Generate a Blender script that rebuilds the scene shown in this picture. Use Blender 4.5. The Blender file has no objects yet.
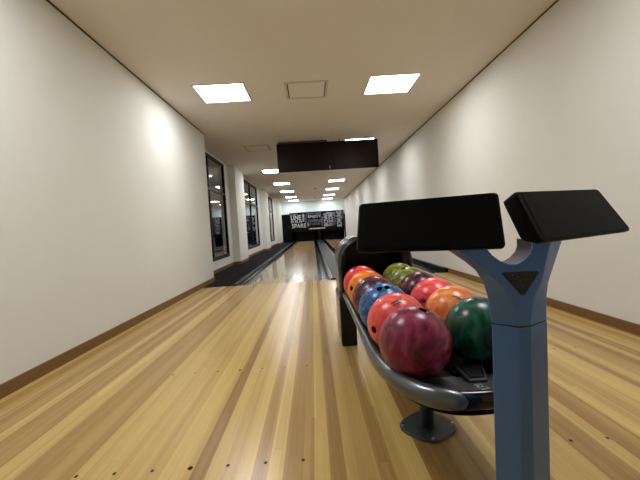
import bpy, bmesh, math, random
from mathutils import Vector, Matrix
random.seed(7)
scene = bpy.context.scene
COL = scene.collection
PI = math.pi

# ------------------------------------------------------------------ materials
def lin(c):
    return tuple(((v/255)/12.92 if v/255 <= .04045 else ((v/255+.055)/1.055)**2.4) for v in c) + (1,)

def new_mat(name):
    m = bpy.data.materials.new(name); m.use_nodes = True
    nt = m.node_tree
    return m, nt, nt.nodes['Principled BSDF']

def plain(name, rgb, rough=.5, metal=0., noise=.04, scale=30., bump=0., coat=0., spec=.5, stretch=None):
    m, nt, b = new_mat(name)
    N, L = nt.nodes, nt.links
    tc = N.new('ShaderNodeTexCoord')
    src = tc.outputs['Object']
    if stretch:
        mp = N.new('ShaderNodeMapping'); mp.inputs['Scale'].default_value = stretch
        L.new(src, mp.inputs['Vector']); src = mp.outputs['Vector']
    nz = N.new('ShaderNodeTexNoise'); nz.inputs['Scale'].default_value = scale; nz.inputs['Detail'].default_value = 3
    L.new(src, nz.inputs['Vector'])
    mx = N.new('ShaderNodeMix'); mx.data_type = 'RGBA'
    c = lin(rgb)
    mx.inputs[6].default_value = tuple(min(1, v*(1-noise)) for v in c[:3])+(1,)
    mx.inputs[7].default_value = tuple(min(1, v*(1+noise)) for v in c[:3])+(1,)
    L.new(nz.outputs['Fac'], mx.inputs[0]); L.new(mx.outputs[2], b.inputs['Base Color'])
    b.inputs['Roughness'].default_value = rough; b.inputs['Metallic'].default_value = metal
    b.inputs['Coat Weight'].default_value = coat; b.inputs['Specular IOR Level'].default_value = spec
    if bump:
        bp = N.new('ShaderNodeBump'); bp.inputs['Strength'].default_value = bump; bp.inputs['Distance'].default_value = .002
        L.new(nz.outputs['Fac'], bp.inputs['Height']); L.new(bp.outputs['Normal'], b.inputs['Normal'])
    return m

def wood_boards(name, light, dark, board, rough, contrast=1., seg=1.9, spec=.5):
    """parallel boards along y, in groups of tone, with grain"""
    m, nt, b = new_mat(name)
    N, L = nt.nodes, nt.links
    tc = N.new('ShaderNodeTexCoord'); sp = N.new('ShaderNodeSeparateXYZ'); L.new(tc.outputs['Object'], sp.inputs[0])
    def M(op, a, bb=None, cc=None):
        n = N.new('ShaderNodeMath'); n.operation = op
        for i, v in enumerate((a, bb, cc)):
            if v is None: continue
            if isinstance(v, (int, float)): n.inputs[i].default_value = v
            else: L.new(v, n.inputs[i])
        return n.outputs[0]
    def white(v1, v2=0.):
        c = N.new('ShaderNodeCombineXYZ')
        if isinstance(v1, (int, float)): c.inputs[0].default_value = v1
        else: L.new(v1, c.inputs[0])
        if isinstance(v2, (int, float)): c.inputs[1].default_value = v2
        else: L.new(v2, c.inputs[1])
        w = N.new('ShaderNodeTexWhiteNoise'); w.noise_dimensions = '2D'; L.new(c.outputs[0], w.inputs['Vector'])
        return w.outputs['Value']
    X, Y = sp.outputs[0], sp.outputs[1]
    ib = M('FLOOR', M('DIVIDE', X, board))
    off = M('MULTIPLY', white(ib, 3.3), seg)
    iy = M('FLOOR', M('DIVIDE', M('ADD', Y, off), seg))
    r1 = white(ib, iy)                                  # one stick
    r2 = white(M('FLOOR', M('DIVIDE', M('ADD', X, .013), board*3.1)), 7.7)   # group of boards
    r3 = white(M('FLOOR', M('DIVIDE', M('ADD', X, .04), board*2.0)), 1.7)
    def step(v, a, b):
        n = N.new('ShaderNodeMapRange'); n.clamp = True; L.new(v, n.inputs['Value']); n.inputs['From Min'].default_value = a; n.inputs['From Max'].default_value = b
        return n.outputs['Result']
    tone = M('ADD', M('ADD', M('MULTIPLY', r1, .26), M('MULTIPLY', step(r2, .36, .64), .18)), M('MULTIPLY', step(r3, .38, .62), .56))
    tone = M('ADD', M('MULTIPLY', M('SUBTRACT', tone, .5), contrast*1.05), .5)
    mp = N.new('ShaderNodeMapping'); mp.inputs['Scale'].default_value = (60, 2.2, 1); L.new(tc.outputs['Object'], mp.inputs['Vector'])
    nz = N.new('ShaderNodeTexNoise'); nz.inputs['Scale'].default_value = 1.; nz.inputs['Detail'].default_value = 5; nz.inputs['Distortion'].default_value = 1.2
    L.new(mp.outputs['Vector'], nz.inputs['Vector'])
    tone = M('ADD', tone, M('MULTIPLY', M('SUBTRACT', nz.outputs['Fac'], .5), .35))
    mx = N.new('ShaderNodeMix'); mx.data_type = 'RGBA'; mx.clamp_factor = True
    mx.inputs[6].default_value = lin(dark); mx.inputs[7].default_value = lin(light)
    L.new(tone, mx.inputs[0])
    # thin joints
    fr = M('FRACT', M('DIVIDE', X, board)); j = M('LESS_THAN', fr, .035)
    mx2 = N.new('ShaderNodeMix'); mx2.data_type = 'RGBA'
    L.new(M('MULTIPLY', j, .25), mx2.inputs[0]); L.new(mx.outputs[2], mx2.inputs[6]); mx2.inputs[7].default_value = lin((95, 65, 30))
    L.new(mx2.outputs[2], b.inputs['Base Color'])
    b.inputs['Roughness'].default_value = rough
    b.inputs['Specular IOR Level'].default_value = spec
    return m

def ball_mat(name, c1, c2, c3, scale=9., rough=.26, dist=2.2, mid=.5):
    m, nt, b = new_mat(name)
    N, L = nt.nodes, nt.links
    tc = N.new('ShaderNodeTexCoord')
    nz = N.new('ShaderNodeTexNoise'); nz.inputs['Scale'].default_value = scale; nz.inputs['Detail'].default_value = 5
    nz.inputs['Distortion'].default_value = dist
    L.new(tc.outputs['Object'], nz.inputs['Vector'])
    cr = N.new('ShaderNodeValToRGB'); L.new(nz.outputs['Fac'], cr.inputs[0])
    e = cr.color_ramp.elements
    e[0].position = .33; e[0].color = lin(c1); e[1].position = .68; e[1].color = lin(c3)
    k = e.new(mid); k.color = lin(c2)
    L.new(cr.outputs[0], b.inputs['Base Color'])
    b.inputs['Roughness'].default_value = rough
    b.inputs['Specular IOR Level'].default_value = .38
    return m

def emit(name, rgb, strength):
    m, nt, b = new_mat(name)
    b.inputs['Base Color'].default_value = (.8, .8, .8, 1)
    b.inputs['Emission Color'].default_value = rgb+(1,)
    b.inputs['Emission Strength'].default_value = strength
    return m

def glass(name):
    m, nt, b = new_mat(name)
    b.inputs['Base Color'].default_value = (.93, .96, .97, 1)
    b.inputs['Transmission Weight'].default_value = 1
    b.inputs['Roughness'].default_value = .0
    b.inputs['IOR'].default_value = 1.5
    return m

WALL = plain('cream wall paint', (222, 223, 218), .8, noise=.012, scale=4)
WALLR = plain('warm white wall paint', (223, 222, 216), .8, noise=.012, scale=4)
WALLF = plain('pale cyan far wall', (226, 240, 240), .8, noise=.01, scale=4)  # far wall, lighter and more cyan than the other walls
CEIL = plain('ceiling plaster', (226, 222, 214), .9, noise=.012, scale=3)
GAP = plain('shadow gap', (70, 56, 42), .8)
BASEB = plain('brown baseboard wood', (116, 82, 42), .5, noise=.25, scale=6, stretch=(8, 1, 8))
FLOORM = wood_boards('maple approach boards', (208, 178, 108), (146, 110, 60), .0270, .27, contrast=.98)
LANEM = wood_boards('polished lane boards', (196, 166, 118), (152, 124, 84), .0270, .13, contrast=.8, spec=.7)
CARPET = plain('dark carpet', (36, 34, 33), .95, spec=.05, noise=.35, scale=90, bump=.6)
BLACKG = plain('black gutter plastic', (8, 8, 9), .12, spec=.2)
CAPM = plain('dark slate capping', (30, 34, 38), .4, spec=.03, noise=.1, scale=12)
CAPD = plain('black narrow capping', (17, 18, 20), .4, spec=.05)
HRIM = plain('dark hood rim', (66, 70, 73), .25, metal=.8)
EDGE = plain('aluminium edge strip', (120, 124, 126), .25, metal=.9)
BADGE = plain('badge silver', (190, 194, 198), .25, metal=.7)
BLACK = plain('matt black', (6, 6, 7), .7, spec=.12)
BLACKP = plain('black panel plastic', (5, 6, 8), .5, spec=.12, bump=.08, scale=400)
PITM = plain('pit black', (7, 7, 8), .9, spec=.1)
CURT = plain('pit curtain grey', (26, 25, 24), .9, spec=.1, noise=.4, scale=4, stretch=(40, 1, 1))
SCREEN = plain('dark switched off screen', (32, 19, 9), .3, spec=.1, noise=.12, scale=60, stretch=(6, 1, .2))
TVB = plain('tv housing black', (12, 9, 7), .5, spec=.2)
MOUNT = plain('mount grey', (88, 82, 76), .5)
FRAMEW = plain('window frame charcoal', (22, 21, 20), .5, spec=.2)
GLASS = glass('window glass')
VENT = plain('vent plastic white', (205, 196, 182), .7)
LFRAME = plain('light frame', (222, 212, 196), .6)
DIFF = emit('light diffuser', (.995, .99, .99), 23.5)
RIM = plain('gunmetal rim', (104, 110, 113), .28, metal=.8, noise=.03)
NOSE = plain('gloss black nose', (14, 15, 17), .12)
DECKM = plain('dark graphite deck', (62, 65, 68), .42, noise=.1)
HOODM = plain('hood black', (14, 14, 15), .25, spec=.35)
BASEM = plain('dark steel base', (84, 92, 98), .34, metal=.7)
BOLT = plain('bolt steel', (190, 192, 194), .25, metal=1)
POST = plain('blue metallic paint', (80, 118, 176), .32, metal=.35, noise=.02)
NOTCH = plain('dark fork lining', (30, 34, 42), .5, spec=.3)
SEAM = plain('seam dark', (16, 20, 30), .6)
SENS = plain('black sensor window', (10, 9, 11), .2)
SPK = plain('amber dots', (150, 95, 45), .5)
LETTER = plain('lettering grey white', (168, 170, 174), .6)
LETTERW = plain('lettering white', (225, 226, 228), .6)
BLUEISH = plain('lettering blue grey', (96, 102, 122), .6)
MASK = plain('masking graphic black', (9, 9, 11), .7, spec=.1, noise=.25, scale=9)
DOT = plain('approach dot inlay', (22, 14, 9), .6, spec=.1)
INK = plain('ball print ink', (26, 18, 22), .4)
HOLE = plain('finger hole black', (8, 6, 7), .6)
CONC = plain('outside render', (86, 90, 98), .9, noise=.1)
OUTG = plain('outside paving', (120, 118, 112), .9, noise=.1)

def small_print(name):
    m, nt, b = new_mat(name); N, L = nt.nodes, nt.links
    tc = N.new('ShaderNodeTexCoord'); mp = N.new('ShaderNodeMapping'); mp.inputs['Scale'].default_value = (26, 1, 1)
    L.new(tc.outputs['Object'], mp.inputs['Vector'])
    nz = N.new('ShaderNodeTexNoise'); nz.inputs['Scale'].default_value = 1.; L.new(mp.outputs['Vector'], nz.inputs['Vector'])
    cr = N.new('ShaderNodeValToRGB'); cr.color_ramp.interpolation = 'CONSTANT'
    cr.color_ramp.elements[0].color = lin((12, 12, 14)); cr.color_ramp.elements[1].position = .42; cr.color_ramp.elements[1].color = lin((225, 226, 228))
    L.new(nz.outputs['Fac'], cr.inputs[0]); L.new(cr.outputs[0], b.inputs['Base Color']); b.inputs['Roughness'].default_value = .6
    return m
PRINT = small_print('small print line')

# ------------------------------------------------------------------ helpers
def bm_new(): return bmesh.new()
def box(bm, x0, x1, y0, y1, z0, z1, mi=0):
    vs = [bm.verts.new(p) for p in ((x0,y0,z0),(x1,y0,z0),(x1,y1,z0),(x0,y1,z0),(x0,y0,z1),(x1,y0,z1),(x1,y1,z1),(x0,y1,z1))]
    for f in ((3,2,1,0),(4,5,6,7),(0,1,5,4),(1,2,6,5),(2,3,7,6),(3,0,4,7)):
        fc = bm.faces.new([vs[i] for i in f]); fc.material_index = mi
    return vs
def prism(bm, poly, axis, a, b, mi=0):
    """extrude 2D polygon along axis ('x','y','z') from a to b"""
    def P(u, v, w):
        return {'x': (w, u, v), 'y': (u, w, v), 'z': (u, v, w)}[axis]
    A = [bm.verts.new(P(u, v, a)) for u, v in poly]; B = [bm.verts.new(P(u, v, b)) for u, v in poly]
    n = len(poly); fs = [bm.faces.new(A[::-1]), bm.faces.new(B)]
    for i in range(n):
        fs.append(bm.faces.new((A[i], A[(i+1) % n], B[(i+1) % n], B[i])))
    for f in fs: f.material_index = mi
def tube(bm, path, rad, seg=16, caps=True, up=Vector((0,0,1)), mi=0, squash=None):
    """sweep an ellipse (ru across, rv up) along path; rad: list of (ru, rv) or number"""
    rings = []
    n = len(path); path = [Vector(p) for p in path]
    for i, p in enumerate(path):
        t = (path[min(i+1, n-1)]-path[max(i-1, 0)]).normalized()
        u = up if abs(t.dot(up)) < .95 else Vector((0, 1, 0))
        s = t.cross(u).normalized(); w = s.cross(t)
        r = rad[i] if isinstance(rad, list) else rad
        ru, rv = r if isinstance(r, tuple) else (r, r)
        rings.append([bm.verts.new(p+s*ru*math.cos(2*PI*k/seg)+w*rv*math.sin(2*PI*k/seg)) for k in range(seg)])
    for a, b in zip(rings, rings[1:]):
        for k in range(seg):
            f = bm.faces.new((a[k], a[(k+1) % seg], b[(k+1) % seg], b[k])); f.smooth = True; f.material_index = mi
    if caps:
        for r in (rings[0][::-1], rings[-1]):
            f = bm.faces.new(r); f.material_index = mi
def obj(name, bm, mats, parent=None, bevel=0., smooth=False, bseg=3):
    bmesh.ops.recalc_face_normals(bm, faces=bm.faces[:])
    me = bpy.data.meshes.new(name); bm.to_mesh(me); bm.free()
    for m in (mats if isinstance(mats, (list, tuple)) else [mats]): me.materials.append(m)
    o = bpy.data.objects.new(name, me); COL.objects.link(o)
    if parent is not None:
        root = parent
        while root.parent: root = root.parent
        me.transform(Matrix.Translation(-root.location))     # built in world coordinates
        o.parent = parent
    if bevel:
        b = o.modifiers.new('bevel', 'BEVEL'); b.width = bevel; b.segments = bseg; b.limit_method = 'ANGLE'; b.angle_limit = math.radians(35)
        b.harden_normals = False
    if smooth:
        for p in me.polygons: p.use_smooth = True
    return o
def origin_to(o, loc):
    o.data.transform(Matrix.Translation(-Vector(loc))); o.location = loc
def thing(name, label, cat, loc, group=None):
    o = bpy.data.objects.new(name, None); COL.objects.link(o); o.location = loc; o.empty_display_size = .05
    o['label'] = label; o['category'] = cat
    if group: o['group'] = group
    return o
def tag(o, label, cat, group=None):
    o['label'] = label; o['category'] = cat
    if group: o['group'] = group
    return o
def struct(name, bm, mats, **k):
    o = obj(name, bm, mats, **k); o['kind'] = 'structure'; return o
def copy_tree(o, parent=None):
    c = o.copy(); COL.objects.link(c)
    if parent: c.parent = parent
    for ch in list(o.children): copy_tree(ch, c)
    return c

# ------------------------------------------------------------------ the room
XL, XR, H = -1.285, 2.591, 2.557
YB, YF = -7.4, 17.7
LX = (0.0, 1.79)                     # lane centres
FOUL = -.1
HW = .527
D = 5*1.0541/39
bm = bm_new(); box(bm, XL-.4, XR+.1, YB-.1, FOUL, -.2, 0)
for lx in LX:
    for yy in (-4.572, -3.658):
        for i in range(7):
            r = .0092 if i == 3 else .0066
            vs = [bm.verts.new((lx+(i-3)*D+r*math.cos(a*PI/6), yy+r*1.25*math.sin(a*PI/6), .0006)) for a in range(12)]
            bm.faces.new(vs).material_index = 1
fl = struct('floor', bm, [FLOORM, DOT])
bm = bm_new(); box(bm, -1.8, -.80, FOUL, YF+.1, -.2, .004)
struct('floor_carpet', bm, CARPET)
bm = bm_new(); box(bm, -.80, XR+.1, FOUL, YF+2.2, -.3, -.12)
struct('floor_subfloor', bm, PITM)
bm = bm_new(); box(bm, -1.8, XR+.1, YB-.1, YF+.1, H, H+.1); struct('ceiling', bm, CEIL)

WIN = [(.72, 3.35, 1.95), (5.32, 8.70, 7.14), (11.2, 14.3, 12.75)]
WZ0, WZ1 = .25, 2.52
bm = bm_new()
box(bm, XL-.415, XL, YB, .6, 0, H)
ys = [.6]
for a, b, _ in WIN: ys += [a, b]
ys.append(YF)
for i in range(0, len(ys), 2): box(bm, -1.70, -1.60, ys[i], ys[i+1], 0, H)
for a, b, _ in WIN:
    box(bm, -1.70, -1.60, a, b, 0, WZ0); box(bm, -1.70, -1.60, a, b, WZ1, H)
for a, b in ((3.75, 4.95), (9.4, 10.8), (15.0, YF)): box(bm, -1.60, -1.43, a, b, 0, H)
struct('wall_left', bm, WALL)
bm = bm_new(); box(bm, XR, XR+.1, YB, YF+.1, 0, H); struct('wall_right', bm, WALLR)
bm = bm_new(); box(bm, -1.7, XR, YB-.1, YB, 0, H); struct('wall_back', bm, WALL)
bm = bm_new()
box(bm, -1.7, XR, YF, YF+.1, 1.70, H); box(bm, -1.7, -1.50, YF, YF+.1, 0, 1.70); box(bm, 2.50, XR, YF, YF+.1, 0, 1.70)
struct('wall_far', bm, WALLF)
# baseboards
BT, BH = .014, .075
bm = bm_new()
box(bm, XL, XL+BT, YB, .6+BT, 0, BH); box(bm, -1.60, XL, .6, .6+BT, .0, BH)
segs = [(.6, 3.75), (4.95, 9.4), (10.8, 15.0)]
for a, b in segs: box(bm, -1.60, -1.60+BT, a, b, 0, BH)
for a, b in ((3.75, 4.95), (9.4, 10.8), (15.0, YF-.05)):
    box(bm, -1.43, -1.43+BT, a-BT, b+BT, 0, BH); box(bm, -1.60, -1.43, a-BT, a, 0, BH); box(bm, -1.60, -1.43, b, b+BT, 0, BH)
struct('baseboard_left', bm, BASEB)
bm = bm_new(); box(bm, XR-BT, XR, YB, .12, 0, BH-.006); struct('baseboard_right', bm, BASEB)
# shadow gaps along the ceiling
bm = bm_new(); box(bm, XL, XL+.007, YB, .6, H-.012, H); struct('trim_1', bm, GAP)
bm = bm_new(); box(bm, XR-.007, XR, YB, YF, H-.012, H); struct('trim_2', bm, GAP)

# windows
for i, (a, b, mu) in enumerate(WIN):
    w = bpy.data.objects.new('window_%d' % (i+1), None); COL.objects.link(w); w.location = (-1.65, (a+b)/2, WZ0); w['kind'] = 'structure'
    fx0, fx1, t = -1.675, -1.607, .055
    bm = bm_new()
    box(bm, fx0, fx1, a, b, WZ0, WZ0+t+.03); box(bm, fx0, fx1, a, b, WZ1-t, WZ1)
    box(bm, fx0, fx1, a, a+t, WZ0+t, WZ1-t); box(bm, fx0, fx1, b-t, b, WZ0+t, WZ1-t)
    obj('window_frame', bm, FRAMEW, w, bevel=.004)
    bm = bm_new(); box(bm, fx0+.005, fx1-.004, mu-.035, mu+.035, WZ0+.085, WZ1-t); obj('mullion', bm, FRAMEW, w, bevel=.004)
    bm = bm_new(); box(bm, fx0+.008, fx1-.008, a+t, b-t, 1.755, 1.805); obj('transom', bm, FRAMEW, w, bevel=.004)
    bm = bm_new(); box(bm, -1.645, -1.637, a+t-.01, b-t+.01, WZ0+.08, WZ1-t+.01); obj('pane', bm, GLASS, w)
# night outside
bm = bm_new(); box(bm, -5.2, -1.70, -2, 24, -.1, .05); struct('ground_outside', bm, OUTG)
bm = bm_new(); box(bm, -5.3, -5.2, -2, 24, -.1, 3.6)
for k in range(4): box(bm, -5.2, -5.12, -1+6*k, .2+6*k, 0, 3.6)
box(bm, -5.2, -5.1, -2, 24, 2.2, 2.5)
struct('wall_outside', bm, CONC)

# ------------------------------------------------------------------ lanes
for lx, lab in zip(LX, ('polished wooden bowling lane on the left, fully in view', 'polished wooden bowling lane on the right, mostly behind the ball return')):
    bm = bm_new(); box(bm, lx-HW, lx+HW, FOUL, 19.15, -.12, 0)
    tag(obj('bowling_lane', bm, LANEM), lab, 'bowling lane', 'bowling lanes')
def gutter(x0, x1, label):
    t = thing('gutter', label, 'gutter', ((x0+x1)/2, FOUL, -.1), 'lane gutters')
    bm = bm_new(); n = 12
    prof = [(x0, -.002)]
    for k in range(n+1):
        a = PI+PI*k/n
        prof.append(((x0+x1)/2+(abs(x1-x0)/2-.012)*math.cos(a), -.005+.085*math.sin(a)))
    prof += [(x1, -.002), (x1, -.11), (x0, -.11)]
    prism(bm, prof, 'y', FOUL, 19.0)
    o = obj('trough', bm, BLACKG, t)
    bm = bm_new(); box(bm, x0, x0+.010, FOUL, 18.9, -.002, .004); box(bm, x1-.010, x1, FOUL, 18.9, -.002, .004)
    obj('edge_strip', bm, EDGE, t)
    return t
GW = .2
gutter(-HW-GW, -HW, 'black gutter along left edge of the left lane beside the carpet')
gutter(HW, HW+GW, 'black gutter along right edge of the left lane')
gutter(LX[1]-HW-GW, LX[1]-HW, 'black gutter along left edge of the right lane beside centre capping')
gutter(LX[1]+HW, LX[1]+HW+GW, 'black gutter along right edge of the right lane beside the wall')
def capping(name, x0, x1, h, label, yend=YF-.1, strips=True):
    t = thing(name, label, 'lane capping', ((x0+x1)/2, FOUL, 0), 'lane cappings')
    bm = bm_new(); box(bm, x0, x1, FOUL, yend, -.12, h); obj('cover', bm, CAPM if h == .03 else CAPD, t, bevel=.006)
    if strips:
        bm = bm_new()
        box(bm, x0+.008, x0+.020, FOUL, yend, h, h+.003); box(bm, x1-.020, x1-.008, FOUL, yend, h, h+.003)
        obj('edge_strip', bm, EDGE, t)
    bm = bm_new(); box(bm, x0-.001, x1+.001, FOUL-.02, FOUL, -.1, h+.003); obj('end_cap', bm, BLACKG, t, bevel=.004)
    return t
capping('lane_capping', -.80, -HW-GW-.004, .022, 'narrow dark capping between left gutter and carpet')
capping('lane_capping', HW+GW+.003, LX[1]-HW-GW-.003, .03, 'wide slate capping over the ball track between the two lanes')
capping('lane_capping', LX[1]+HW+GW+.004, XR-.008, .065, 'raised dark capping between right gutter and right wall', strips=False)

# ------------------------------------------------------------------ pit end
t = thing('masking_unit', 'black masking unit covered in white words above the lane ends', 'masking unit', (.78, 17.56, .60))
bm = bm_new(); box(bm, -.92, 2.50, 17.52, 17.60, .60, 1.84); obj('panel', bm, MASK, t, bevel=.004)
for x0, zb in ((-.915, .0045), (2.522, .0655)):
    bm = bm_new(); box(bm, x0, x0+.055, 17.54, 17.59, zb, .62); obj('support_post', bm, BLACK, t)
def text_bm(bm, s, cx, cz, h, wmax, rot=0., mi=0, bold=.0):
    c = bpy.data.curves.new('t', 'FONT'); c.body = s; c.size = 1; c.extrude = .0; c.offset = bold
    c.align_x = 'LEFT'
    o = bpy.data.objects.new('t', c); COL.objects.link(o)
    dg = bpy.context.evaluated_depsgraph_get()
    me = bpy.data.meshes.new_from_object(o.evaluated_get(dg))
    xs = [v.co.x for v in me.vertices]; zs = [v.co.y for v in me.vertices]
    x0, x1, z0, z1 = min(xs), max(xs), min(zs), max(zs)
    base = len(bm.verts)
    vs = []
    for v in me.vertices:
        u = ((v.co.x-x0)/(x1-x0)-.5)*wmax; w = ((v.co.y-z0)/(z1-z0)-.5)*h
        cu, su = math.cos(rot), math.sin(rot)
        vs.append(bm.verts.new((cx+u*cu-w*su, 17.518, cz+u*su+w*cu)))
    for p in me.polygons:
        try:
            f = bm.faces.new([vs[i] for i in p.vertices]); f.material_index = mi
        except ValueError: pass
    bpy.data.objects.remove(o); bpy.data.curves.remove(c); bpy.data.meshes.remove(me)
bm = bm_new()
H90 = PI/2
for a in [('LINE', -.52, 1.53, .26, .62, 0, 0), ('STRIKE', -.66, 1.75, .09, .40, 0, 2), ('EV ER IN', -.50, 1.27, .14, .66, 0, 0),
          ('SPARE', -.36, 1.00, .24, .86, 0, 0), ('FRAME', -.06, 1.50, .12, .46, H90, 0), ('ROLL', .10, 1.45, .10, .52, H90, 2),
          ('PERFECT GAME', .62, 1.73, .10, .86, 0, 2), ('ENJOY', .66, 1.52, .20, .80, 0, 0), ('STRIKE', .45, 1.27, .14, .42, 0, 2),
          ('PINS', .86, 1.25, .16, .40, 0, 2), ('LET US PLAY', .62, 1.06, .13, .74, 0, 2), ('FUN', .22, 1.04, .22, .10, 0, 0),
          ('GAME', 1.12, 1.22, .12, .60, H90, 2),
          ('BOWL', 1.36, 1.32, .24, .86, H90, 0), ('SCORE', 1.66, 1.42, .24, .62, H90, 0), ('GO', 1.64, .96, .16, .22, 0, 0),
          ('TEAM', 1.90, 1.30, .14, .80, H90, 2), ('BOWLING', 2.20, 1.30, .28, .94, H90, 0), ('TEN', 2.42, 1.5, .08, .5, H90, 2)]:
    text_bm(bm, a[0], a[1], a[2], a[3]*1.12, a[4]*1.04, a[5], a[6], .016)
obj('lettering', bm, [LETTER, LETTERW, BLUEISH], t)
bm = bm_new(); box(bm, .26, 1.28, 17.516, 17.5205, .745, .80); obj('small_print', bm, PRINT, t)

t = thing('pinsetter', 'black pinsetter housing with dim openings below the masking unit', 'pinsetter', (.9, 18.4, 0))
bm = bm_new()
box(bm, -.92, -.81, 17.62, 19.3, .03, 1.6); box(bm, 2.53, 2.585, 17.62, 19.3, .0, 1.6)
box(bm, -.92, 2.585, 19.2, 19.3, .005, 1.6); box(bm, -.92, 2.585, 17.62, 19.3, 1.5, 1.6)
obj('housing', bm, PITM, t)
for lx in LX:
    bm = bm_new(); n = 28
    prof = []
    for k in range(n+1):
        prof.append((lx-.6+1.2*k/n, 18.0+.03*(k % 2)))
    prof += [(lx+.6, 18.06), (lx-.6, 18.06)]
    prism(bm, prof, 'z', .03, .7); obj('curtain', bm, CURT, t)
bm = bm_new(); box(bm, .80, .99, 17.625, 17.75, .034, .62); obj('divider_post', bm, CURT, t, bevel=.01)
d = bpy.data.objects.new('door_1', None); COL.objects.link(d); d.location = (-1.2, 17.66, 0); d['kind'] = 'structure'
bm = bm_new(); box(bm, -1.5, -.925, 17.63, 17.69, 0.004, 1.76); obj('door_leaf', bm, BLACK, d, bevel=.004)
bm = bm_new(); box(bm, -1.02, -.99, 17.60, 17.63, .9, 1.02); obj('door_handle', bm, BASEM, d, bevel=.004)

# ------------------------------------------------------------------ ceiling fittings
def make_light(loc, label, vis):
    t = thing('ceiling_light', label, 'ceiling light', loc, 'square ceiling light panels')
    return t
first = None
LY = [-4.31, -1.23, 1.86, 5.06, 8.12, 11.15, 14.25, 16.85]
ordL = ['in the ceiling above the approach, left of the ball return', 'large and nearest in the left row above the approach', None,
        'in the left row at the bottom left corner of the televisions', 'second in the left row beyond the televisions', 'third in the left row beyond the televisions',
        'fourth in the left row beyond the televisions', 'last in the left row close to the far wall']
ordR = ['in the ceiling right above the ball return', 'large and nearest in the right row by the right wall',
        'seen as a thin strip over the right television', 'in the ceiling behind the right television', 'first seen below the televisions in the right row',
        'second below the televisions in the right row', 'third below the televisions in the right row', 'last in the right row close to the far wall']
for xc, xn, names in ((-.570, -.508, ordL), (1.50, 1.567, ordR)):
    for y, nm in zip(LY, names):
        if nm is None: continue
        lab = 'square ceiling light panel '+nm
        x = xn if y < 0 else 1.545 if (y == 1.86) else xc
        if first is None:
            first = make_light((x, y, H), lab, 0)
            s = .283; bm = bm_new()
            for x0, x1, y0, y1 in ((-s-.022, -s, -s-.022, s+.022), (s, s+.022, -s-.022, s+.022), (-s, s, -s-.022, -s), (-s, s, s, s+.022)):
                box(bm, x+x0, x+x1, y+y0, y+y1, H-.009, H)
            obj('frame', bm, LFRAME, first, bevel=.002)
            bm = bm_new(); box(bm, x-s, x+s, y-s, y+s, H-.005, H-.001); obj('diffuser', bm, DIFF, first)
        else:
            o = copy_tree(first); o.location = (x, y, H); o['label'] = lab
def vent(xc, yc, label):
    t = thing('ceiling_vent', label, 'ceiling vent', (xc, yc, H), 'ceiling access hatches')
    a, b = .235, .25; bm = bm_new()
    for x0, x1, y0, y1 in ((-a-.03, -a, -b-.03, b+.03), (a, a+.03, -b-.03, b+.03), (-a, a, -b-.03, -b), (-a, a, b, b+.03)):
        box(bm, xc+x0, xc+x1, yc+y0, yc+y1, H-.012, H)
    obj('frame', bm, VENT, t, bevel=.003)
    bm = bm_new(); box(bm, xc-a+.014, xc+a-.014, yc-b+.014, yc+b-.014, H-.010, H-.001); obj('hatch', bm, CEIL, t, bevel=.002)
    bm = bm_new(); box(bm, xc-a, xc+a, yc-b, yc+b, H-.002, H-.0005); obj('gap', bm, GAP, t)
vent(.52, -1.19, 'square ceiling hatch between the two nearest light panels')
vent(-.545, 1.90, 'square ceiling hatch left of the hanging screens')
for x, y, lab in ((.72, 10.38, 'small round smoke detector on the ceiling beyond the hanging screens'), (.72, 15.4, 'small round smoke detector on the ceiling near the far wall')):
    t = thing('smoke_detector', lab, 'smoke detector', (x, y, H), 'smoke detectors')
    bm = bm_new(); bmesh.ops.create_cone(bm, cap_ends=True, segments=20, radius1=.05, radius2=.06, depth=.03, matrix=Matrix.Translation((x, y, H-.015)))
    obj('base', bm, VENT, t)
    bm = bm_new(); bmesh.ops.create_cone(bm, cap_ends=True, segments=20, radius1=.028, radius2=.045, depth=.02, matrix=Matrix.Translation((x, y, H-.04)))
    obj('sensor', bm, MOUNT, t)

# hanging screens
def tv(x0, x1, label, poles, with_shadow):
    y0 = 1.40; z0, z1 = 1.944, 2.496
    t = thing('television', label, 'television', ((x0+x1)/2, y0, z0), 'hanging screens over the foul line')
    bm = bm_new(); box(bm, x0, x1, y0, y0+.035, z0, z1); box(bm, x0+.12, x1-.12, y0+.03, y0+.075, z0+.06, z1-.06)
    obj('housing', bm, TVB, t, bevel=.004)
    bm = bm_new(); box(bm, x0+.012, x1-.012, y0-.0015, y0+.002, z0+.022, z1-.012); obj('screen', bm, SCREEN, t)
    bm = bm_new(); box(bm, (x0+x1)/2-.2, (x0+x1)/2+.2, y0+.075, y0+.10, 2.2, 2.32); obj('mount_plate', bm, MOUNT, t)
    for px in poles:
        bm = bm_new(); tube(bm, [(px, y0+.09, 2.24), (px, y0+.09, H)], .012, 10); obj('mount_pole', bm, MOUNT, t)
    if with_shadow:
        bm = bm_new(); box(bm, x0+.02, x1-.02, y0+.05, y0+.09, z1+.012, z1+.045); obj('shadow_bar', bm, MOUNT, t)  # grey bar standing for the television's shadow on the ceiling
    return t
tv(-.115, .890, 'wide dark television hanging from the ceiling, left of the pair', (.370, .789), True)
r = tv(.8905, 1.866, 'wide dark television hanging from the ceiling, right of the pair', (1.12, 1.66), False)
bm = bm_new(); box(bm, .898, .910, 1.392, 1.40, 1.972, 2.02); obj('status_label', bm, LETTERW, r)

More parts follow.
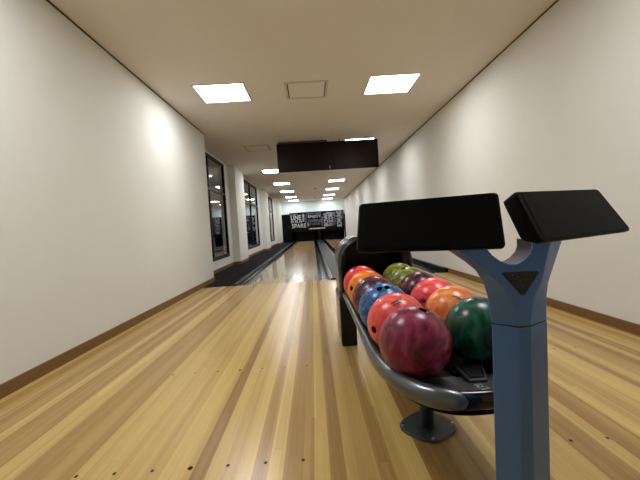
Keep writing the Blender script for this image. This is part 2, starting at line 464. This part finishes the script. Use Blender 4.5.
# ------------------------------------------------------------------ ball return
CX = .895
br = thing('ball_return', 'black and gunmetal ball return rack holding bowling balls behind the console', 'ball return', (CX, -4.2, 0))
def sup(t, hw, y1, yk, e=2.7):
    a = t*PI/2
    return (-hw*(math.cos(a)**(2/e)), yk-(yk-y1)*(math.sin(a)**(2/e)))
def outline(hw, yfar, ynear, yk, n=22):
    """left half of the tray outline, far to near centre"""
    pts = [(-hw, yfar+(yk-yfar)*k/8) for k in range(8)]
    pts += [sup(k/n, hw, ynear, yk) for k in range(n+1)]
    return pts
left = outline(.217, -3.42, -4.975, -4.50)
ctr = [(CX+x, y, .377) for x, y in left]
# rims with tapered end; the nose between them is black
def rim(sign):
    pts = [(CX+sign*(p[0]-CX), p[1], p[2]) for p in ctr if (CX-p[0]) > .022]
    n = len(pts); rad = []
    for i, p in enumerate(pts):
        k = max(0, min(1, (abs(p[0]-CX)-.022)/.075)); k = .35+.65*math.sin(k*PI/2)
        y = p[1]; w = max(0, min(1, (-4.2-y)/.6))
        rad.append(((.016+.008*w)*k, (.019+.009*w)*k))
    bm = bm_new(); tube(bm, pts, rad, 18); obj('rim', bm, RIM, br)
rim(1); rim(-1)
full = [(CX+x, y) for x, y in left] + [(CX-x, y) for x, y in left[::-1][1:]]
pts = [(x, y+.003, .376) for x, y in full if abs(x-CX) < .15 and y < -4.8]
bm = bm_new(); tube(bm, pts, (.0185, .0245), 18); obj('nose', bm, NOSE, br)
inner_pts = [(CX+(x-CX)*.95, -4.2+(y+4.2)*.985) for x, y in full]
bm = bm_new(); prism(bm, inner_pts, 'z', .330, .361); obj('tray', bm, BLACK, br, bevel=.006)
bm = bm_new(); prism(bm, [(CX+(x-CX)*.62, -4.2+(y+4.2)*.90) for x, y in full], 'z', .312, .330); obj('tray_keel', bm, BLACK, br, bevel=.008)
bm = bm_new(); box(bm, CX-.006, CX+.006, -4.8, -3.45, .361, .372); obj('row_divider', bm, BLACK, br)
# deck at the near end, sloping up to the nose
bm = bm_new()
deck = [(x, y) for x, y in inner_pts if y < -4.78]
n = len(deck)
top = [bm.verts.new((x, y, .364+.022*max(0, min(1, (-4.80-y)/.16)))) for x, y in deck]
bot = [bm.verts.new((x, y, .356)) for x, y in deck]
bm.faces.new(top); bm.faces.new(bot[::-1])
for i in range(n): bm.faces.new((top[i], bot[i], bot[(i+1) % n], top[(i+1) % n]))
obj('deck', bm, DECKM, br, bevel=.006)
# raised pod with the grille and the badge
def pz(y): return .366+.022*max(0, min(1, (-4.80-y)/.16))
GRILLE = [(.9107, -4.772), (.9790, -4.770), (.9510, -4.857), (.9089, -4.857)]
gc = Vector((.938, -4.816))
def grow(k): return [tuple(gc+(Vector(p)-gc)*k) for p in GRILLE]
def slab(bm, poly, h0, h1, mi=0):
    A = [bm.verts.new((x, y, .380+h0)) for x, y in poly]; B = [bm.verts.new((x, y, .380+h1)) for x, y in poly]
    for f in (A[::-1], B): bm.faces.new(f).material_index = mi
    for i in range(len(poly)): bm.faces.new((A[i], A[(i+1) % len(poly)], B[(i+1) % len(poly)], B[i])).material_index = mi
bm = bm_new(); slab(bm, grow(1.28), -.016, .002); pod = obj('grille_surround', bm, DECKM, br, bevel=.004)
bm = bm_new(); slab(bm, grow(1.0), .0015, .0032); g = obj('grille', bm, BLACK, pod)
bm = bm_new()
for k in range(6):
    f = (k+.6)/6.2; y = -4.857+.085*f; xa = .9089+.0018*f+.004; xb = .9510+.028*f-.004
    slab(bm, [(xa, y), (xb, y), (xb, y+.005), (xa, y+.005)], .0032, .006)
obj('slat', bm, BASEM, g)
bm = bm_new(); slab(bm, [(.8987, -4.903), (.9185, -4.899), (.9290, -4.926), (.9225, -4.956), (.9104, -4.951)], -.010, .006)
bd = obj('badge', bm, BADGE, br, bevel=.002)
bm = bm_new()
for k in range(14):
    a0, a1 = 2*PI*k/16+.5, 2*PI*(k+1)/16+.5
    q = [(.9150+r*math.cos(a), -4.921+r*1.2*math.sin(a)) for r, a in ((.0085, a0), (.0085, a1), (.005, a1), (.005, a0))]
    slab(bm, q, .0055, .0068)
obj('emblem', bm, INK, bd)
# far hood (ball lift mouth)
def arch(hw, z0, z1, r, n=10):
    p = [(CX-hw, z0)]
    for k in range(n+1):
        a = PI-PI/2*k/n; p.append((CX-hw+r+r*math.cos(a), z1-r+r*math.sin(a)))
    for k in range(n+1):
        a = PI/2-PI/2*k/n; p.append((CX+hw-r+r*math.cos(a), z1-r+r*math.sin(a)))
    p.append((CX+hw, z0)); return p
bm = bm_new()
O = arch(.238, .33, .752, .17); I = arch(.208, .33, .720, .15)
Y0, Y1 = -3.44, -2.85
vo0 = [bm.verts.new((x, Y0, z)) for x, z in O]; vi0 = [bm.verts.new((x, Y0, z)) for x, z in I]
vo1 = [bm.verts.new((x, Y1, z)) for x, z in O]; vi1 = [bm.verts.new((x, Y1+.0-.05, z)) for x, z in I]
for i in range(len(O)-1):
    for a, b in ((vo0, vi0), (vo0, vo1), (vi0, vi1)):
        f = bm.faces.new((a[i], a[i+1], b[i+1], b[i])); f.smooth = True
bm.faces.new(vo1); bm.faces.new(vi1)
bm.faces.new((vo0[0], vi0[0], vi1[0], vo1[0])); bm.faces.new((vo0[-1], vi0[-1], vi1[-1], vo1[-1]))
hood = obj('hood', bm, HOODM, br)
bm = bm_new(); tube(bm, [(x, Y0-.004, z) for x, z in arch(.231, .37, .744, .165, 14)], (.011, .012), 14, up=Vector((0, 1, 0))); obj('hood_rim', bm, HRIM, hood)
for s in (-1, 1):
    bm = bm_new(); xa, xb = sorted((CX+s*.252, CX+s*.142)); box(bm, xa, xb, -3.36, -2.93, 0, .345); obj('side_leg', bm, HOODM, br, bevel=.012)
# pedestal under the tray
pd = bm_new(); P = []
for k in range(40):
    a = 2*PI*k/40; ca, sa = math.cos(a), math.sin(a)
    r = .098/((abs(ca)**3+abs(sa)**3)**(1/3))
    an = a+math.radians(40); P.append((.905+r*math.cos(an)*1.02, -4.42+r*math.sin(an)))
prism(pd, P, 'z', 0, .012); base = obj('base_plate', pd, BASEM, br, bevel=.003)
for k in range(4):
    a = math.radians(40+45+90*k); x, y = .905+.098*math.cos(a), -4.42+.098*math.sin(a)
    bm = bm_new(); bmesh.ops.create_cone(bm, cap_ends=True, segments=12, radius1=.008, radius2=.006, depth=.008, matrix=Matrix.Translation((x, y, .016))); obj('bolt', bm, BOLT, base)
bm = bm_new(); tube(bm, [(.905, -4.42, .012), (.905, -4.42, .32)], .027, 24); obj('pedestal', bm, BASEM, br)

# ------------------------------------------------------------------ console
cs = thing('console_stand', 'blue metal Y-shaped console post with two black keypads', 'console', (.888, -5.15, 0))
inner = [(0.8686, 0.6235), (0.8896, 0.6235), (0.8937, 0.6538), (0.8975, 0.6763), (0.9139, 0.7037), (0.9370, 0.790), (0.8990, 0.790), (0.8985, 0.7715), (0.8942, 0.7616), (0.8829, 0.7502), (0.8699, 0.7433), (0.8542, 0.7433), (0.8369, 0.7508), (0.8231, 0.7619), (0.8095, 0.780), (0.7520, 0.785), (0.7815, 0.7574), (0.8088, 0.7331), (0.8324, 0.7114), (0.854, 0.6848), (0.867, 0.6555)]
outer = [(0.8330, 0.6235), (0.9443, 0.6235), (0.9445, 0.6427), (0.9455, 0.6686), (0.9500, 0.6982), (0.9840, 0.788), (0.9190, 0.786), (0.9190, 0.7694), (0.9148, 0.7579), (0.9029, 0.746), (0.8892, 0.7387), (0.8727, 0.7387), (0.8545, 0.7466), (0.8401, 0.7582), (0.8250, 0.778), (0.7420, 0.782), (0.7862, 0.7488), (0.8053, 0.7311), (0.8199, 0.7044), (0.8270, 0.676), (0.8288, 0.6499)]
bm = bm_new()
A = [bm.verts.new((x, -5.195, z)) for x, z in inner]; B = [bm.verts.new((x, -5.160, z)) for x, z in outer]; C = []
for i, (x, z) in enumerate(outer):                # the back is narrower than the front
    dx, dz = (.027, .0) if i in (0, 18, 19, 20) else (-.027, 0) if i in (1, 2, 3, 4) else (.020, .010) if i in (15, 16, 17) else (-.020, .006) if i == 5 else (0, 0)
    C.append(bm.verts.new((x+dx, -5.105, z+dz)))
bm.faces.new(A); bm.faces.new(C[::-1])
for a, b in ((A, B), (B, C)):
    for i in range(len(A)):
        j = (i+1) % len(A); f = bm.faces.new((a[i], a[j], b[j], b[i]))
        if a is B and 6 <= i <= 13: f.material_index = 1      # dark inner strip of the fork
for f in bm.faces:
    f.smooth = True
yk = obj('yoke', bm, [POST, NOTCH], cs, bevel=.003)
yk.data.set_sharp_from_angle(angle=math.radians(28))
def ring(bm, z, d=0.):
    s = -.020*(.62-z)                              # the column leans a hair
    return [bm.verts.new((p[0]+s, p[1], p[2])) for p in ((.8330+d, -5.160+d, z), (.8680+d*.5, -5.195+d, z), (.8905-d*.5, -5.195+d, z), (.9445-d, -5.160+d, z), (.9155-d, -5.105-d, z), (.8645+d, -5.105-d, z))]
def loft(bm, zs):
    R = [ring(bm, z, d) for z, d in zs]
    for a, b in zip(R, R[1:]):
        for i in range(6): bm.faces.new((a[i], a[(i+1) % 6], b[(i+1) % 6], b[i]))
    bm.faces.new(R[0][::-1]); bm.faces.new(R[-1])
bm = bm_new(); loft(bm, [(.012, 0), (.6215, 0)]); obj('column', bm, POST, cs, bevel=.0025)
bm = bm_new(); loft(bm, [(.615, .0012), (.630, .0012)]); obj('seam', bm, SEAM, cs)
bm = bm_new(); box(bm, .80, .98, -5.25, -5.06, 0, .012); obj('base_plate', bm, BASEM, cs, bevel=.004)
tri = [(0.8365, 0.7288), (0.9111, 0.7268), (0.8774, 0.6805)]
bm = bm_new()
cxz = (sum(p[0] for p in tri)/3, sum(p[1] for p in tri)/3)
rounded = []
for i in range(3):
    p0, p1, p2 = Vector(tri[i-1]), Vector(tri[i]), Vector(tri[(i+1) % 3])
    a = p1+(p0-p1).normalized()*.007; b = p1+(p2-p1).normalized()*.007
    for k in range(6):
        s = k/5; rounded.append(tuple(a*(1-s)**2+p1*2*s*(1-s)+b*s*s))
prism(bm, rounded, 'y', -5.1975, -5.190); sp = obj('sensor_window', bm, SENS, cs, bevel=.0008)
bm = bm_new()
for x, z in ((.858, .722), (.892, .7215), (.872, .712), (.883, .712), (.877, .702), (.869, .718)):
    bmesh.ops.create_icosphere(bm, subdivisions=2, radius=.0011, matrix=Matrix.Translation((x, -5.1975, z)))
obj('indicator', bm, SPK, sp)
def keypad(C, u, t, quad, th):
    """slab with a rounded four-cornered face in the plane (C; u, t), undercut towards the back of its lower edge"""
    u = Vector(u).normalized(); t = Vector(t); t = (t-u*t.dot(u)).normalized(); nrm = u.cross(t)
    Cv = Vector(C); Q = [Vector(q) for q in quad]; ctr = sum(Q, Vector((0, 0)))/4; r = .009
    def rnd(ins):
        out = []
        P = [q-(q-ctr).normalized()*ins*1.4 for q in Q]
        for i in range(4):
            a = P[i]+(P[i-1]-P[i]).normalized()*r; b = P[i]+(P[(i+1) % 4]-P[i]).normalized()*r
            for k in range(8):
                s = k/7; out.append(a*(1-s)**2+P[i]*2*s*(1-s)+b*s*s)
        return out
    lv = []
    for dz, ins, lift in ((0, .003, 0), (-.003, 0, 0), (-.010, 0, .001), (-th+.005, .001, .016), (-th, .006, .018)):
        lv.append([bm_v for bm_v in [(p.x, p.y+(lift if p.y < ctr.y else 0), dz) for p in rnd(ins)]])
    bm = bm_new()
    R = [[bm.verts.new(Cv+u*x+t*y+nrm*z) for x, y, z in l] for l in lv]
    bm.faces.new(R[0]); bm.faces.new(R[-1][::-1])
    for a, b in zip(R, R[1:]):
        for i in range(len(a)): bm.faces.new((a[i], b[i], b[(i+1) % len(a)], a[(i+1) % len(a)]))
    body = obj('keypad', bm, BLACKP, cs)
    bm = bm_new(); S = [q-(q-ctr).normalized()*.016 for q in Q]
    v = [bm.verts.new(Cv+u*p.x+t*p.y+nrm*dz) for dz in (.0006, -.001) for p in S]
    bm.faces.new(v[:4]); bm.faces.new(v[4:][::-1])
    for i in range(4): bm.faces.new((v[i], v[4+i], v[4+(i+1) % 4], v[(i+1) % 4]))
    obj('touch_surface', bm, BLACKP, body)
    return body
keypad((0.6987, -5.2025, 0.8294), (0.9406, -0.3395, -0.004), (0.1596, 0.432, 0.8877), [(.1285, -.0530), (-.1285, -.0522), (-.1285, .0528), (.1262, .0555)], .034)
keypad((0.9875, -5.187, 0.8325), (0.914, 0.405, 0.012), (-0.2, 0.432, 0.879), [(.1450, -.0500), (-.1370, -.0507), (-.1316, .0525), (.1262, .0512)], .035)

# ------------------------------------------------------------------ bowling balls
RB = .108
PAL = {
 'plum_red': ((84, 22, 40), (128, 40, 66), (150, 62, 92), 7, 3.5),
 'coral': ((212, 62, 58), (230, 84, 78), (240, 116, 108), 8, 2.),
 'blue': ((16, 46, 90), (32, 88, 150), (76, 130, 182), 22, 3.),
 'dark_purple': ((36, 12, 28), (72, 26, 50), (120, 62, 84), 18, 4.),
 'orange': ((196, 84, 18), (230, 122, 30), (240, 150, 62), 8, 2.5),
 'red': ((190, 36, 40), (222, 56, 54), (236, 92, 84), 9, 2.),
 'green': ((4, 36, 28), (10, 66, 50), (28, 100, 78), 7, 3.),
 'burnt': ((196, 98, 42), (222, 128, 64), (232, 158, 100), 8, 3.),
 'pink_red': ((206, 54, 64), (228, 78, 84), (238, 110, 112), 9, 2.),
 'plum': ((38, 16, 26), (72, 30, 42), (104, 52, 62), 16, 4.),
 'olive': ((64, 74, 20), (104, 114, 40), (136, 142, 68), 10, 3.),
}
def ortho(n):
    n = Vector(n).normalized(); a = Vector((0, 0, 1)) if abs(n.z) < .9 else Vector((1, 0, 0))
    u = n.cross(a).normalized(); return n, u, n.cross(u)
def ball(c, col, label, holes=(), logo=None):
    bm = bm_new(); bmesh.ops.create_uvsphere(bm, u_segments=64, v_segments=40, radius=RB)
    for f in bm.faces: f.smooth = True
    p = PAL[col]
    o = obj('bowling_ball', bm, [ball_mat('ball '+label[:24], p[0], p[1], p[2], p[3], dist=p[4]), HOLE])
    tag(o, label, 'bowling ball', 'bowling balls on the ball return')
    o.location = c
    if holes:
        cb = bm_new()
        for n in holes:
            n, u, v = ortho(n)
            mtx = Matrix((u, v, n)).transposed().to_4x4(); mtx.translation = n*(RB-.004)
            bmesh.ops.create_cone(cb, cap_ends=True, segments=24, radius1=.0125, radius2=.0125, depth=.05, matrix=mtx)
        me = bpy.data.meshes.new('cut'); cb.to_mesh(me); cb.free()
        k = bpy.data.objects.new('cut', me); COL.objects.link(k); k.location = c
        m = o.modifiers.new('holes', 'BOOLEAN'); m.object = k; m.operation = 'DIFFERENCE'; m.solver = 'EXACT'
        dg = bpy.context.evaluated_depsgraph_get(); dg.update()
        nm = bpy.data.meshes.new_from_object(o.evaluated_get(dg))
        o.modifiers.clear(); o.data = nm; nm.name = 'bowling_ball'
        bpy.data.objects.remove(k); bpy.data.meshes.remove(me)
        for pl in nm.polygons:
            cc = pl.center
            inside = cc.length < RB-.0012
            pl.material_index = 1 if inside else 0
            pl.use_smooth = not inside
    if logo:
        n, strokes, ang, sc = logo
        n = Vector(n).normalized()
        up = (Vector((0, 0, 1))-n*n.z).normalized(); rt = up.cross(n)     # as read from outside
        ca, sa = math.cos(ang), math.sin(ang)
        bm = bm_new()
        for x0, y0, x1, y1, wd in strokes:
            k = max(2, int(math.hypot(x1-x0, y1-y0)*sc/.003))
            dx, dy = x1-x0, y1-y0; l = math.hypot(dx, dy); px, py = -dy/l*wd*.8, dx/l*wd*.8
            prev = None
            for i in range(k+1):
                s = i/k; pr = []
                for sg in (1, -1):
                    a, b = x0+dx*s+px*sg, y0+dy*s+py*sg
                    a, b = (a*ca-b*sa)*sc, (a*sa+b*ca)*sc
                    q = (n*RB+rt*a+up*b).normalized()
                    pr.append((q*(RB+.0005), q*(RB-.0005)))
                cur = [bm.verts.new(z) for z in (pr[0][0], pr[1][0])]
                if prev: bm.faces.new((prev[0], prev[1], cur[1], cur[0]))
                prev = cur
        lo = obj('logo', bm, INK); lo.parent = o
    return o
# printed marks: two lines of small heavy letters and a long swash / a tick / a short mark
LINES = []
x = -1.
while x < .75:
    LINES.append((x, .05, x, .42, .17)); LINES.append((x-.02, -.62, x-.02, -.25, .17)); x += .23
SWASH = LINES + [(-.9, -1.0, .2, -.9, .09), (.2, -.9, 1.1, -.45, .09), (.95, .55, 1.75, .75, .12), (1.1, .2, 1.75, .75, .12), (1.0, -.2, 1.5, .3, .10)]
TICK = [(-1., .55, -.2, .25, .16), (-.2, .25, .5, -.35, .16), (.5, -.35, 1.0, -.15, .14), (-.5, -.05, .2, -.45, .10)]
MARK = [(-.8, .2, .0, .35, .2), (0, .35, .7, .1, .2), (-.6, -.2, .6, -.3, .2), (-.3, .0, .4, .0, .15)]
LBp = [(.7785-.003*k, -4.776+.221*k, .470+.002*k) for k in range(6)]
RBp = [(1.0130-.001*k, -4.695+.2185*k, .469+.0015*k) for k in range(6)]
ball(LBp[0], 'plum_red', 'large magenta purple bowling ball nearest the viewer at the front of the left row', [(.211, -.235, .949), (.40, .02, .915), (-.02, .42, .90)])
ball(LBp[1], 'coral', 'coral red bowling ball with black print, behind the magenta ball in the left row', [(-.87, -.49, -.049)], ((-.118, -.565, .816), SWASH, .62, .0165))
ball(LBp[2], 'blue', 'blue marbled bowling ball with two finger holes in the left row', [(-.231, -.43, .873), (.062, -.42, .905)])
ball(LBp[3], 'dark_purple', 'dark purple marbled bowling ball between the blue and orange balls in the left row')
ball(LBp[4], 'orange', 'bright orange bowling ball second from the far end of the left row', [(-.851, -.473, .226)])
ball(LBp[5], 'red', 'red bowling ball at the far end of the left row by the hood', [(-.318, -.197, .927)])
ball(RBp[0], 'green', 'dark green bowling ball at the front of the right row beside the post')
ball(RBp[1], 'burnt', 'pale orange bowling ball with black tick, behind the dark green ball', [], ((-.063, -.71, .702), TICK, 0., .020))
ball(RBp[2], 'pink_red', 'pinkish red bowling ball behind the pale orange ball in the right row', [], ((-.66, -.70, .22), MARK, .3, .018))
ball(RBp[3], 'plum', 'dark plum bowling ball in front of the olive balls in the right row')
ball(RBp[4], 'olive', 'olive green bowling ball just behind the dark plum ball in the right row', [(-.28, -.169, .945)])
ball(RBp[5], 'olive', 'olive green bowling ball at the far end of the right row by the hood')

# ------------------------------------------------------------------ light, camera
def area(name, loc, size, energy, color, rot=(0, 0, 0)):
    l = bpy.data.lights.new(name, 'AREA'); l.energy = energy; l.color = color; l.shape = 'RECTANGLE'; l.size, l.size_y = size
    o = bpy.data.objects.new(name, l); COL.objects.link(o); o.location = loc; o.rotation_euler = rot
    return o
pl = bpy.data.lights.new('outside_fill', 'POINT'); pl.energy = 45; pl.color = (.75, .85, 1.); pl.shadow_soft_size = .2  # added lamp, brightens the wall and paving outside the windows
po = bpy.data.objects.new('outside_fill', pl); COL.objects.link(po); po.location = (-4.2, 6.5, 3.2)

w = bpy.data.worlds.new('night'); scene.world = w; w.use_nodes = True
bg = w.node_tree.nodes['Background']; bg.inputs[0].default_value = (.25, .35, .6, 1); bg.inputs[1].default_value = .02

cam = bpy.data.cameras.new('camera'); co = bpy.data.objects.new('camera', cam); COL.objects.link(co); scene.camera = co
cam.sensor_width = 36; cam.lens = 36*369.82/640; cam.clip_start = .02; cam.clip_end = 200
p, y, r = math.radians(-1.983), math.radians(1.019), math.radians(-3.499)
fwd = Vector((math.sin(y)*math.cos(p), math.cos(y)*math.cos(p), math.sin(p))); rt = Vector((math.cos(y), -math.sin(y), 0)); up = rt.cross(fwd)
r2 = rt*math.cos(r)+up*math.sin(r); u2 = up*math.cos(r)-rt*math.sin(r)
m = Matrix((r2, u2, -fwd)).transposed().to_4x4(); m.translation = (.491, -5.879, .834)
co.matrix_world = m
scene.view_settings.view_transform = 'Standard'; scene.view_settings.look = 'None'
scene.view_settings.gamma = 1; scene.view_settings.use_curve_mapping = False
scene.view_settings.exposure = 0.
